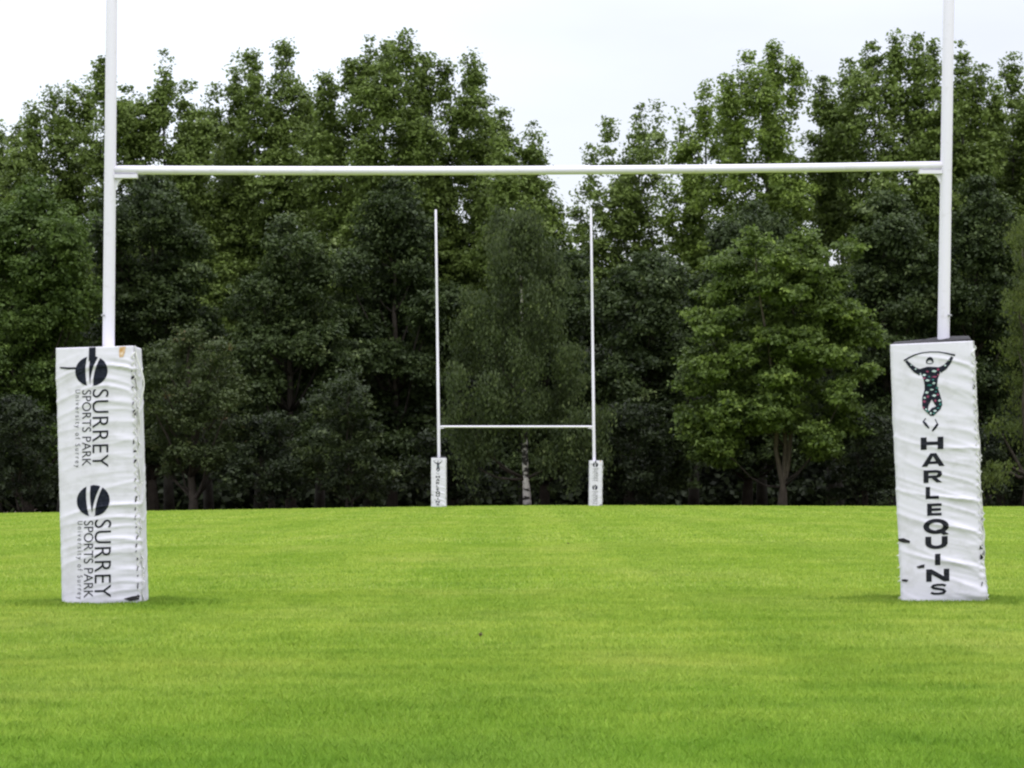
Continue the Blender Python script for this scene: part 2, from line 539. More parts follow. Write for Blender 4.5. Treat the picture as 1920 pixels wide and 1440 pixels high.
goal('near white rugby goal whose sagging crossbar spans almost the whole picture', DN,
     (209.5, 0), (203.5, 650), (1779, 0), (1769, 640), 318.5, 310.5, .018, .0435, .030, .0305, True)
goal('far white rugby goal standing small in front of the birch tree', DF,
     (817, 393), (823, 853), (1108, 390), (1114, 862), 800, 800, .0, .060, .045, .040, False)

# ------------------------------------------------------------------ post pads
class Pad:
    def __init__(s, w, d, h, seed, slope):
        s.w, s.d, s.h, s.seed, s.slope = w, d, h, seed, slope
    def wr(s, q, z):
        """height of the cloth's creases at place q round the pad and height z"""
        q = np.asarray(q, float); z = np.asarray(z, float)
        sd = s.seed
        warp = .07 * (vnoise(q * 2.2, z * 2.0, sd + 1) - .5)
        zz = z + s.slope * q + warp + .05 * np.sin(q * 5 + sd)
        a = 1 - np.abs(2 * vnoise(q * 1.1 + 7, zz * 9.0, sd + 2) - 1)
        b = 1 - np.abs(2 * vnoise(q * 2.0, (zz + .4 * s.slope * q) * 19.0, sd + 3) - 1)
        c = 1 - np.abs(2 * vnoise(q * 5.0, (zz + .2 * s.slope * q) * 41.0, sd + 8) - 1)
        msk = vnoise(q * 2.0 + 3, z * 2.6, sd + 5)
        low = vnoise(q * 3.0, z * 3.0, sd + 4)
        P = 2 * (s.w + s.d)
        dq = np.abs((q - s.w / 2 + P / 2) % P - P / 2)          # distance round the pad from the laced corner
        amp = .38 + .85 * np.exp(-(dq / .33) ** 2)
        fade = np.clip((s.h - z) / .12, 0, 1) * np.clip(z / .03 + .4, 0, 1)
        return (.0125 * a ** 5 * (.15 + msk) + .0066 * b ** 4 * (.2 + msk) + .0024 * c ** 3 * (.3 + msk) + .007 * low) * fade * amp
    def front(s, x, z, off=.0025):
        x = np.asarray(x, float); z = np.asarray(z, float)
        return -s.d / 2 - s.wr(x, z) - off

def pad_cover(pad, root, m):
    w, d, h, rc = pad.w, pad.d, pad.h, .022
    pts, nrm, qs = [], [], []
    # outline from the middle of the back, round; q measured so that the front face has q = x
    def seg(a, b, n, nr, q0, q1):
        for i in range(n):
            t = i / n
            pts.append((a[0] + (b[0] - a[0]) * t, a[1] + (b[1] - a[1]) * t)); nrm.append(nr); qs.append(q0 + (q1 - q0) * t)
    def corner(cx, cy, a0, q):
        for i in range(5):
            a = a0 + (math.pi / 2) * i / 5
            pts.append((cx + rc * math.cos(a), cy + rc * math.sin(a))); nrm.append((math.cos(a), math.sin(a))); qs.append(q)
    hw, hd = w / 2, d / 2
    seg((-hw + rc, -hd), (hw - rc, -hd), 42, (0, -1), -hw + rc, hw - rc)
    corner(hw - rc, -hd + rc, -math.pi / 2, hw)
    seg((hw, -hd + rc), (hw, hd - rc), 42, (1, 0), hw, hw + d)
    corner(hw - rc, hd - rc, 0, hw + d)
    seg((hw - rc, hd), (-hw + rc, hd), 42, (0, 1), hw + d, hw + d + w)
    corner(-hw + rc, hd - rc, math.pi / 2, hw + d + w)
    seg((-hw, hd - rc), (-hw, -hd + rc), 42, (-1, 0), hw + d + w, hw + d + w + d)
    corner(-hw + rc, -hd + rc, math.pi, -hw)
    p = np.array(pts); nn = np.array(nrm); q = np.array(qs)
    rows = 190
    zs = np.linspace(0, h, rows)
    Q, Z = np.meshgrid(q, zs)
    dsp = pad.wr(Q, Z)
    X = p[None, :, 0] + nn[None, :, 0] * dsp
    Y = p[None, :, 1] + nn[None, :, 1] * dsp
    # ragged foot
    Z = Z - (np.arange(rows) == 0)[:, None] * (.012 * vnoise(Q * 30, Q * 0, 9))
    V = np.stack([X, Y, Z], -1).reshape(-1, 3)
    n = len(pts)
    i = np.arange(rows - 1)[:, None] * n
    k = np.arange(n)[None, :]
    Fq = np.stack([i + k, i + (k + 1) % n, i + n + (k + 1) % n, i + n + k], -1).reshape(-1, 4)
    # top, closed towards the post
    base = (rows - 1) * n
    inner = np.stack([p[:, 0] * .15, p[:, 1] * .15, np.full(n, h - .004)], -1)
    V = np.concatenate([V, inner])
    k = np.arange(n)
    top = np.stack([base + k, base + (k + 1) % n, base + n + (k + 1) % n, base + n + k], -1)
    return link('cover', arrays_mesh('cover', V, np.concatenate([Fq, top]), True), m, root)

def print_mesh(name, pad, verts, faces, m, root, off=.0025):
    """flat print laid on the creased front of the pad; verts are (x, z)"""
    bm = bmesh.new()
    vs = [bm.verts.new((x, 0, z)) for x, z in verts]
    for f in faces:
        try: bm.faces.new([vs[i] for i in f])
        except ValueError: pass
    drape(bm, pad, off)
    return bm_obj(name, bm, m, root)

def drape(bm, pad, off):
    xs = [v.co.x for v in bm.verts]; zs = [v.co.z for v in bm.verts]
    st = .009
    for z in np.arange(math.floor(min(zs) / st) * st, max(zs), st):
        bmesh.ops.bisect_plane(bm, geom=bm.verts[:] + bm.edges[:] + bm.faces[:], plane_co=(0, 0, z), plane_no=(0, 0, 1))
    for x in np.arange(math.floor(min(xs) / .013) * .013, max(xs), .013):
        bmesh.ops.bisect_plane(bm, geom=bm.verts[:] + bm.edges[:] + bm.faces[:], plane_co=(x, 0, 0), plane_no=(1, 0, 0))
    bmesh.ops.triangulate(bm, faces=bm.faces[:])
    co = np.array([v.co for v in bm.verts])
    y = pad.front(co[:, 0], co[:, 2], off)
    for v, yy in zip(bm.verts, y):
        v.co.y = yy

def text_bm(body, spacing=1.0, offset=0.0):
    cu = bpy.data.curves.new('text', 'FONT')
    cu.body = body; cu.space_character = spacing; cu.offset = offset; cu.resolution_u = 5
    ob = bpy.data.objects.new('text', cu)
    C.objects.link(ob)
    dg = bpy.context.evaluated_depsgraph_get()
    me = bpy.data.meshes.new_from_object(ob.evaluated_get(dg))
    bpy.data.objects.remove(ob); bpy.data.curves.remove(cu)
    bm = bmesh.new(); bm.from_mesh(me); bpy.data.meshes.remove(me)
    bmesh.ops.remove_doubles(bm, verts=bm.verts[:], dist=1e-5)
    co = np.array([v.co for v in bm.verts])
    lo, hi = co.min(0), co.max(0)
    for v in bm.verts:
        v.co.x = (v.co.x - lo[0]) / (hi[0] - lo[0]); v.co.y = (v.co.y - lo[1]) / (hi[1] - lo[1])
    return bm

def stroke(path, tw):
    """thick polyline -> verts, quads; tw is one width or one per point"""
    V, Fc = [], []
    n = len(path)
    if not isinstance(tw, (list, tuple)): tw = [tw] * n
    for i, (x, z) in enumerate(path):
        a = path[max(i - 1, 0)]; b = path[min(i + 1, n - 1)]
        dx, dz = b[0] - a[0], b[1] - a[1]
        l = math.hypot(dx, dz) or 1
        nx, nz = -dz / l * tw[i] / 2, dx / l * tw[i] / 2
        V += [(x + nx, z + nz), (x - nx, z - nz)]
        if i: Fc.append((2 * i - 2, 2 * i - 1, 2 * i + 1, 2 * i))
    return V, Fc

def merge(parts):
    V, Fc = [], []
    for v, f in parts:
        k = len(V); V += v; Fc += [tuple(i + k for i in q) for q in f]
    return V, Fc

def quad(x0, x1, z0, z1): return [(x0, z0), (x1, z0), (x1, z1), (x0, z1)], [(0, 1, 2, 3)]
def poly(*p): return list(p), [tuple(range(len(p)))]

def letter(c):
    """wide heavy capitals in a unit box, built from strokes"""
    sv = .26
    A = []
    if c == 'H': A = [quad(0, sv, 0, 1), quad(1 - sv, 1, 0, 1), quad(sv, 1 - sv, .36, .64)]
    if c == 'A': A = [poly((0, 0), (.25, 0), (.57, 1), (.38, 1)), poly((.76, 0), (1, 0), (.64, 1), (.57, 1), (.48, .80)), quad(.27, .75, .18, .38)]
    if c == 'R': A = [quad(0, .27, 0, 1), quad(.27, .72, .78, 1), quad(.27, .72, .36, .57), stroke([(.70, .89), (.86, .82), (.88, .66), (.82, .52), (.70, .465)], [.22, .24, .25, .24, .21]), poly((.42, .37), (.70, .37), (1, 0), (.70, 0))]
    if c == 'L': A = [quad(0, .33, 0, 1), quad(.33, 1, 0, .25)]
    if c == 'E': A = [quad(0, .32, 0, 1), quad(.32, 1, .78, 1), quad(.32, .95, .39, .61), quad(.32, 1, 0, .22)]
    if c in 'Q':
        pts = [(.5 + .40 * math.cos(a), .53 + .37 * math.sin(a)) for a in np.linspace(0, 2 * math.pi, 29)]
        A = [stroke(pts, .24), poly((.52, .30), (.70, .36), (1.02, .02), (.80, -.04))]
    if c == 'U':
        pts = [(.13, 1), (.13, .5)] + [(.5 - .37 * math.cos(a), .45 - .33 * math.sin(a)) for a in np.linspace(.2, math.pi - .2, 12)] + [(.87, .5), (.87, 1)]
        A = [stroke(pts, .27)]
    if c == 'I': A = [quad(0, 1, 0, 1)]
    if c == 'N': A = [quad(0, .24, 0, 1), quad(.76, 1, 0, 1), poly((.24, 1), (.24, .58), (.76, 0), (.76, .42))]
    if c == 'S':
        pts = [(.93, .80), (.75, .89), (.45, .90), (.20, .84), (.13, .72), (.22, .60), (.5, .53), (.78, .45), (.87, .30), (.78, .16), (.5, .10), (.22, .12), (.05, .22)]
        A = [stroke(pts, [.19, .20, .20, .21, .22, .22, .22, .22, .22, .21, .20, .20, .19])]
    return merge(A)

def place(vf, x0, x1, z0, z1, sh=0.0):
    v, f = vf
    return [(x0 + (x1 - x0) * a + sh * b, z0 + (z1 - z0) * b) for a, b in v], f

def ridge(name, pad, root, pts, m, rad):
    bm = bmesh.new()
    tube(bm, pts, [rad] * len(pts), 6)
    return bm_obj(name, bm, m, root)

def common_edges(pad, root, side, seed, gaps=.75, rag=1.0):
    """laced seam and torn flap along one front corner"""
    rng = random.Random(seed)
    x = side * pad.w / 2
    y = -pad.d / 2
    # torn strip of cover hanging out past the seam
    V, Fc = [], []
    n = 130
    for i in range(n + 1):
        z = pad.h * i / n
        k = 1 - .5 * i / n
        out = .004 + rag * .013 * k * float(vnoise(z * 16, 0.3, seed)) + rag * .013 * float(vnoise(z * 5.0, 2.2, seed + 1)) ** 2
        if rng.random() < .07: out += .012
        wob = .010 * math.sin(z * 31 + seed) + .012 * (float(vnoise(z * 22, 1.5, seed + 4)) - .5)
        V += [(x - side * .010, y + .050, z), (x + side * out, y + .030 + wob, z), (x + side * (out + .002), y + .038 + wob, z)]
        if i:
            a = 3 * i - 3; b = 3 * i
            Fc += [(a, a + 1, b + 1, b), (a + 1, a + 2, b + 2, b + 1), (a + 2, a, b, b + 2)]
    me = bpy.data.meshes.new('seam_flap'); me.from_pydata(V, [], Fc); me.update()
    link('seam_flap', me, M['vinyl_edge'], root)
    # dark gaps where the foam shows between the laces
    bm = bmesh.new()
    z = .04
    while z < pad.h * .93:
        h = rng.uniform(.010, .038)
        if rng.random() < gaps:
            xa = x - side * rng.uniform(.012, .020); xb = x + side * .004
            yy = float(pad.front(xa, z)) - .001
            p = [(xa, yy, z), (xb, y + .012, z + rng.uniform(-.006, .006)), (xb, y + .010, z + h), (xa + side * .005, yy, z + h * rng.uniform(.6, 1.2))]
            q = [(a, b - .004, c) for a, b, c in p]
            vs = [bm.verts.new(t) for t in q] + [bm.verts.new((a, b + .006, c)) for a, b, c in p]
            bm.faces.new(vs[:4]); bm.faces.new(vs[4:])
            for i in range(4): bm.faces.new((vs[i], vs[(i + 1) % 4], vs[4 + (i + 1) % 4], vs[4 + i]))
        z += h + rng.uniform(.022, .05)
    bm_obj('seam_gap', bm, M['foam'], root)
    # zigzag lacing cord
    pts = []
    z, k = .03, 0
    while z < pad.h - .03:
        pts.append((x + side * (.011 if k % 2 else -.012), y - .012 + (.020 if k % 2 else 0), z))
        z += .028; k += 1
    ridge('lacing_cord', pad, root, pts, M['cord'], .0038)

def blotch(name, pad, root, pts, m, off=.0035):
    return print_mesh(name, pad, pts, [tuple(range(len(pts)))], m, root, off)

def round_emblem(pad, root, X, Z, cx, cy, rx, ry, cut1, cut2):
    """disc split by two pale curving bands; cut = (x centre, half width) as functions of t in -1..1"""
    V, Fc = [], []
    n = 44
    rows = []
    for i in range(n + 1):
        t = -1 + 2 * i / n
        hw = math.sqrt(max(0, 1 - t * t))
        c1, w1 = cut1(t); c2, w2 = cut2(t)
        iv = [(-hw, min(max(c1 - w1, -hw), hw)), (min(max(c1 + w1, -hw), hw), max(-hw, min(c2 - w2, hw))), (max(-hw, min(c2 + w2, hw)), hw)]
        rows.append([(a, max(a, b)) for a, b in iv])
    for j in range(3):
        for i in range(n):
            t0, t1 = -1 + 2 * i / n, -1 + 2 * (i + 1) / n
            a, b = rows[i][j]; c, d = rows[i + 1][j]
            if b - a < .004 and d - c < .004: continue
            k = len(V)
            for u, t in ((a, t0), (b, t0), (d, t1), (c, t1)):
                zy = cy + ry * t
                V.append((X(cx + rx * u, zy), Z(zy)))
            Fc.append((k, k + 1, k + 2, k + 3))
    return print_mesh('emblem', pad, V, Fc, M['navy'], root)

def round_emblem_pad(label, group):
    pad = Pad(.522, .52, 1.724, 11, -.14)
    root = empty('post_pad', (0, 0, 0))
    tag(root, label, 'post pad', group)
    pad_cover(pad, root, M['vinyl'])
    # frame of the photograph's close-up, 363 wide, 1197 tall
    X = lambda zx, zy: ((zx - (115 + 36 * (zy - 127) / 1197)) / 364 - .5) * pad.w
    Z = lambda zy: pad.h * (1 - (zy - 127) / 1197)
    round_emblem(pad, root, X, Z, 285, 240, 76, 70, lambda t: (-.26 + .10 * t * t, .11), lambda t: (.22 - .25 * t + .16 * t * t - .10, .085))
    round_emblem(pad, root, X, Z, 295, 845, 77, 73, lambda t: (-.30 + .10 * t * t + .08 * t, .12), lambda t: (.24 - .27 * t + .14 * t * t - .08, .085))
    def words(body, xr, xl, z0, z1, sp, off):
        """runs downward; cap tops point to the right"""
        bm = text_bm(body, sp, off)
        for v in bm.verts:
            zy = z0 + (z1 - z0) * v.co.x
            zx = xr + (xl - xr) * v.co.y
            v.co = Vector((X(zx, zy), 0, Z(zy)))
        drape(bm, pad, .0025)
        bm_obj('lettering', bm, M['ink'], root)
    words('SURREY', 290, 366, 326, 690, 1.06, -.004)
    words('SPORTS PARK', 242, 284, 328, 682, 1.0, -.004)
    words('University of Surrey', 203, 233, 325, 688, 1.45, -.006)
    words('SURREY', 302, 380, 935, 1297, 1.06, -.004)
    words('SPORTS PARK', 252, 296, 938, 1297, 1.0, -.004)
    words('University of Surrey', 215, 246, 938, 1302, 1.45, -.006)
    # dark strap end on the top edge, tear line, rust stain
    blotch('strap', pad, root, [(X(a, b), Z(b)) for a, b in ((273, 129), (304, 129), (304, 192), (272, 192))], M['navy'], .004)
    blotch('tear', pad, root, [(X(a, b), Z(b)) for a, b in ((136, 216), (175, 219), (212, 220), (214, 229), (170, 228), (137, 222))], M['ink'], .003)
    blotch('rust_stain', pad, root, [(X(a, b), Z(b)) for a, b in ((417, 130), (446, 130), (441, 158), (434, 178), (416, 180), (414, 150))], M['rust'], .003)
    common_edges(pad, root, 1, 21, .8, 1.5)
    # cord hanging loose down the right side
    pts = [(pad.w / 2 + .012 + .05 * max(0, math.sin((1.70 - z) / .46 * math.pi) if z > 1.24 else 0) ** 2, -pad.d / 2 + .045, z) for z in np.linspace(1.68, 1.15, 20)]
    ridge('loose_cord', pad, root, pts, M['cord'], .0045)
    # ragged dark foot at the right corner
    blotch('tear', pad, root, [(X(a, b), Z(b)) for a, b in ((440, 1306), (480, 1296), (516, 1292), (512, 1312), (470, 1318))], M['foam'], .004)
    return root

def figure_pad(label, group):
    pad = Pad(.552, .55, 1.738, 47, .42)
    root = empty('post_pad', (0, 0, 0))
    tag(root, label, 'post pad', group)
    pad_cover(pad, root, M['vinyl'])
    X = lambda zx, zy: ((zx - (170 + 52 * (zy - 120) / 1192)) / 400 - .5) * pad.w
    Z = lambda zy: pad.h * (1 - (zy - 120) / 1192)
    # stacked letters: (character, x0, x1, y top, y bottom, shear)
    for c, x0, x1, y0, y1 in (('H', 318, 426, 556, 613), ('A', 322, 431, 630, 691), ('R', 331, 419, 708, 766), ('L', 341, 403, 785, 841),
                              ('E', 348, 416, 862, 918), ('Q', 331, 448, 934, 1006), ('U', 339, 444, 1014, 1071), ('I', 385, 409, 1094, 1146),
                              ('N', 342, 452, 1164, 1221), ('S', 361, 440, 1231, 1283)):
        v, f = letter(c)
        V = []
        for a, b in v:
            zx = x0 - 1 + (x1 - x0 + 2) * a; zy = y1 + (y0 - y1) * b
            V.append((X(zx, zy), Z(zy)))
        print_mesh('lettering', pad, V, f, M['ink'], root)
    # emblem: a leaping figure in patched costume bending a stick over its head
    # coordinates of a close-up (1080 x 1440 over 150 x 200 px), turned into the pad's own
    def E(p): 
        zx, zy = (80 + p[0] / 7.2) * 2.483, (40 + p[1] / 7.2) * 2.483
        return (X(zx, zy), Z(zy))
    def ep(name, polys, m, off=.0025):
        return print_mesh(name, pad, *merge([([E(q) for q in v], f) for v, f in polys]), m, root, off)
    emb = ep('emblem', [
        stroke([(110, 285), (180, 250), (260, 215), (360, 192), (480, 184), (600, 190), (720, 215), (830, 245)], [20, 22, 18, 14, 13, 14, 18, 26]),
        stroke([(140, 290), (200, 355), (265, 415), (345, 455)], [30, 52, 66, 84]),
        stroke([(790, 265), (745, 335), (690, 395), (610, 435)], [34, 56, 68, 84]),
        poly((340, 405), (440, 380), (520, 385), (610, 395), (615, 470), (585, 560), (575, 640), (610, 740), (640, 840), (648, 900), (620, 960), (560, 1010), (520, 1045), (480, 1040), (440, 1000), (500, 935), (560, 915), (500, 820), (455, 900), (440, 1000), (385, 950), (365, 900), (368, 780), (400, 690), (400, 620), (385, 540), (350, 470)),
        poly((420, 330), (422, 295), (445, 262), (475, 250), (505, 260), (525, 290), (528, 330), (505, 312), (480, 292), (450, 300), (436, 318)),
        poly((424, 312), (440, 330), (475, 338), (510, 330), (526, 312), (520, 338), (475, 348), (430, 338)),
        stroke([(375, 1105), (415, 1150), (460, 1205)], [22, 38, 18]),
        stroke([(585, 1150), (545, 1200), (505, 1245)], [30, 36, 20]),
        stroke([(415, 1070), (385, 1105)], 14), stroke([(545, 1085), (580, 1150)], 12),
    ], M['navy'])
    # costume patches
    def dia(cx, cy, a, b, r=0.2): return poly((cx - a, cy + r * b), (cx - r * a, cy - b), (cx + a, cy - r * b), (cx + r * a, cy + b))
    def sub(name, polys, m, off):
        o = ep(name, polys, m, off); o.parent = emb; return o
    sub('costume_patch', [dia(395, 490, 30, 18), dia(535, 445, 40, 18), dia(440, 565, 36, 16), dia(530, 605, 24, 18), dia(430, 725, 30, 18), dia(535, 770, 34, 18), dia(400, 795, 20, 16),
                         dia(610, 840, 24, 18), dia(545, 975, 28, 16), dia(485, 1005, 18, 20), dia(420, 950, 18, 14), dia(500, 690, 30, 12), dia(215, 350, 14, 10), dia(275, 405, 16, 12), dia(690, 375, 18, 14), dia(745, 310, 12, 10), dia(340, 470, 12, 10)], M['pale'], .0045)
    sub('costume_patch', [dia(440, 445, 22, 16), dia(590, 425, 22, 20), dia(540, 520, 42, 12), dia(590, 495, 16, 14), dia(395, 530, 26, 12), dia(445, 780, 20, 22), dia(395, 845, 26, 20), dia(585, 760, 20, 18), dia(385, 925, 16, 18), dia(550, 840, 18, 22)], M['magenta'], .0045)
    sub('costume_patch', [dia(470, 630, 44, 14), dia(575, 670, 26, 16), dia(620, 890, 22, 24), dia(440, 975, 24, 16), dia(590, 940, 28, 12), dia(520, 560, 18, 14), dia(465, 515, 18, 12), dia(530, 1010, 18, 14), dia(560, 720, 20, 10)], M['teal'], .0045)
    # black foam lid standing proud of the cover, higher at the back
    bm = bmesh.new()
    hw, hd = pad.w / 2, pad.d / 2
    ring = []
    for k in range(40):
        a = 2 * math.pi * k / 40
        ca, sa = math.cos(a), math.sin(a)
        ring.append((hw * math.copysign(abs(ca) ** .22, ca), hd * math.copysign(abs(sa) ** .22, sa)))
    prof = [(.955, -.03, 0), (.965, .008, .012), (.955, .022, .020), (.93, .028, .022), (.3, .026, .02)]
    rows = [[bm.verts.new((x * k, y * k, pad.h + z + t * (y / hd) + .010 * (x / hw) * (1 if z > 0 else 0))) for x, y in ring] for k, z, t in prof]
    for a, b in zip(rows, rows[1:]):
        for i in range(40):
            f = bm.faces.new((a[i], a[(i + 1) % 40], b[(i + 1) % 40], b[i])); f.smooth = True
    bm.faces.new(rows[-1])
    bm_obj('foam_lid', bm, M['foam'], root)
    for pts in (((205, 1018), (232, 1016), (264, 1030), (262, 1040), (228, 1036), (208, 1030)),
                ((293, 1150), (318, 1142), (334, 1140), (332, 1156), (305, 1158)),
                ((222, 1206), (240, 1205), (256, 1210), (246, 1218), (224, 1214))):
        blotch('tear', pad, root, [(X(a, b), Z(b)) for a, b in pts], M['foam'], .004)
    common_edges(pad, root, 1, 57, .16)
    # frayed threads of cover at the left edge
    rng = random.Random(5)
    bm = bmesh.new()
    for zy in (1098, 1102, 1040, 1150, 1192, 1214, 1290):
        x = -pad.w / 2; z = Z(zy)
        for k in range(3):
            a, l = rng.uniform(-.5, .3), rng.uniform(.010, .026)
            p = [bm.verts.new((x + .006, -pad.d / 2 + .012, z + k * .006)), bm.verts.new((x + .006, -pad.d / 2 + .012, z + k * .006 + .008)), bm.verts.new((x - l, -pad.d / 2 + .008, z + l * a))]
            q = [bm.verts.new(v.co + Vector((0, .003, 0))) for v in p]
            bm.faces.new(p); bm.faces.new(q)
            for i in range(3): bm.faces.new((p[i], p[(i + 1) % 3], q[(i + 1) % 3], q[i]))
    bm_obj('frayed_thread', bm, M['vinyl_edge'], root)
    return root

def copy_tree(o, parent=None):
    c = o.copy(); C.objects.link(c)
    if parent is not None: c.parent = parent
    for ch in [x for x in C.objects if x.parent is o]:
        copy_tree(ch, c)
    return c

GP = 'white foam pads wrapped round the goal posts'
pl = round_emblem_pad('near white post pad with two round navy emblems and sideways lettering', GP)
pr = figure_pad('near white post pad with stacked black capitals below a patterned figure', GP)
def seat(o, u, v, D, lean, yaw, dz=0):
    p = at(u, v, D); o.location = (p.x, D, float(height(p.x, D)) + .020 + dz)
    o.rotation_euler = (0, R(lean), R(yaw))
seat(pl, 198.5, 1131, DN - .02, -1.75, 0)
seat(pr, 1768, 1131, DN - .02, -2.35, -7.3)
fl = copy_tree(pr)
fl['label'] = 'small white post pad under the left upright of the far goal, column of dark letters'
seat(fl, 823, 947, DF, -.1, -2)
fl.scale = (.98, .98, 1.04)
fr = copy_tree(pl)
fr['label'] = 'small white post pad under the right upright of the far goal, two dark round emblems'
seat(fr, 1116, 947, DF, .6, 2)
fr.scale = (.90, .95, .97)

# ------------------------------------------------------------------ dead leaves lying on the turf
def dead_leaves():
    rng = random.Random(8)
    spots = [(1065, 1023, 'brown scrap of leaf lying alone on the far middle of the pitch'),
             (900, 1201, 'brown scrap of leaf lying on the turf left of centre between the near pads')]
    for u, v, lab in spots:
        D = 22.4
        for _ in range(8):
            p = at(u, v, D); D *= 1 + (CAMZ - p.z - CAMZ + float(height(p.x, D)) * 0) * 0
            D = CAMZ / ((v - 908) / F)
        p = at(u, v, D)
        bm = bmesh.new()
        n, l, w = 7, .040, .022
        a = [[], [], []]
        for i in range(n):
            t = i / (n - 1)
            hw = w / 2 * math.sin(math.pi * min(.98, max(.03, t))) ** .8
            for k, s in enumerate((-1, 0, 1)):
                a[k].append(bm.verts.new((l * (t - .5), s * hw, .016 + .014 * abs(s) * math.sin(t * 3) + .018 * (t - .5) ** 2 * 4)))
        for k in range(2):
            for i in range(n - 1):
                bm.faces.new((a[k][i], a[k][i + 1], a[k + 1][i + 1], a[k + 1][i]))
        bmesh.ops.solidify(bm, geom=bm.faces[:], thickness=.0015)
        o = bm_obj('fallen_leaf', bm, M['dead_leaf'])
        o.location = (p.x, D, float(height(p.x, D)) + .012)
        o.rotation_euler = (rng.uniform(-.3, .3), rng.uniform(-.3, .3), rng.uniform(0, 6))
        tag(o, lab, 'leaf', 'fallen leaves on the pitch')
dead_leaves()

# ------------------------------------------------------------------ trees
def leaves(Cc, Out, size, lpc, lsize, rng, droop=0.0, flat=.55, tint_mu=.45, updir=.55):
    """leaf quads gathered in tufts: Cc tuft centres, Out outward directions"""
    n = len(Cc)
    per = np.repeat(np.arange(n), lpc)
    m = len(per)
    sz = size * rng.uniform(.6, 1.35, n)
    off = np.clip(rng.normal(0, .5, (m, 3)), -.95, .95) * sz[per][:, None]
    off[:, 2] *= flat
    if droop:
        off[:, 2] -= rng.exponential(droop, m)
    pos = Cc[per] + off
    nr = Out[per] * .5 + rng.normal(0, .55, (m, 3)) + np.array([0, 0, updir])
    nr /= np.linalg.norm(nr, axis=1)[:, None] + 1e-9
    t = np.cross(nr, rng.normal(0, 1, (m, 3)))
    t /= np.linalg.norm(t, axis=1)[:, None] + 1e-9
    if droop:
        t = t * .5 + np.array([0, 0, -.8]); t /= np.linalg.norm(t, axis=1)[:, None]
    b = np.cross(nr, t)
    L_ = lsize * rng.uniform(.6, 1.35, m)
    l = t * L_[:, None]; w = b * (L_ * .62)[:, None]
    V = np.stack([pos - l * .5, pos + w * .5 - l * .05, pos + l * .55, pos - w * .5 - l * .05], 1).reshape(-1, 3)
    ctint = rng.normal(tint_mu, .17, n)
    tint = np.clip(ctint[per] + rng.normal(0, .10, m), 0, 1)
    return V, tint

def lobe_points(c, r, n, rng, point=0.0):
    """tuft centres through a lumpy lobe; point > 0 draws the top out to a tip"""
    d = rng.normal(0, 1, (n, 3)); d /= np.linalg.norm(d, axis=1)[:, None]
    # fewer tufts on the side that faces away into the wood
    d[:, 1] = np.where((d[:, 1] > .2) & (rng.random(n) < .55), -d[:, 1], d[:, 1])
    f = rng.random(n) ** .42
    ph = rng.uniform(0, 6.28, 6)
    lump = 1 + .16 * np.sin(3.1 * d[:, 0] * 2 + ph[0]) * np.sin(2.7 * d[:, 2] * 2 + ph[1]) + .14 * np.sin(5.5 * d[:, 2] + ph[2] + 3 * d[:, 0]) + .10 * np.sin(9 * d[:, 0] + 7 * d[:, 2] + ph[3])
    p = d * f[:, None] * lump[:, None]
    if point:
        t = np.clip((p[:, 2] + 1) / 2, 0, 1.2)
        k = 1 - point * t ** 1.4
        p[:, 0] *= k; p[:, 1] *= k
    return c + p * r, d

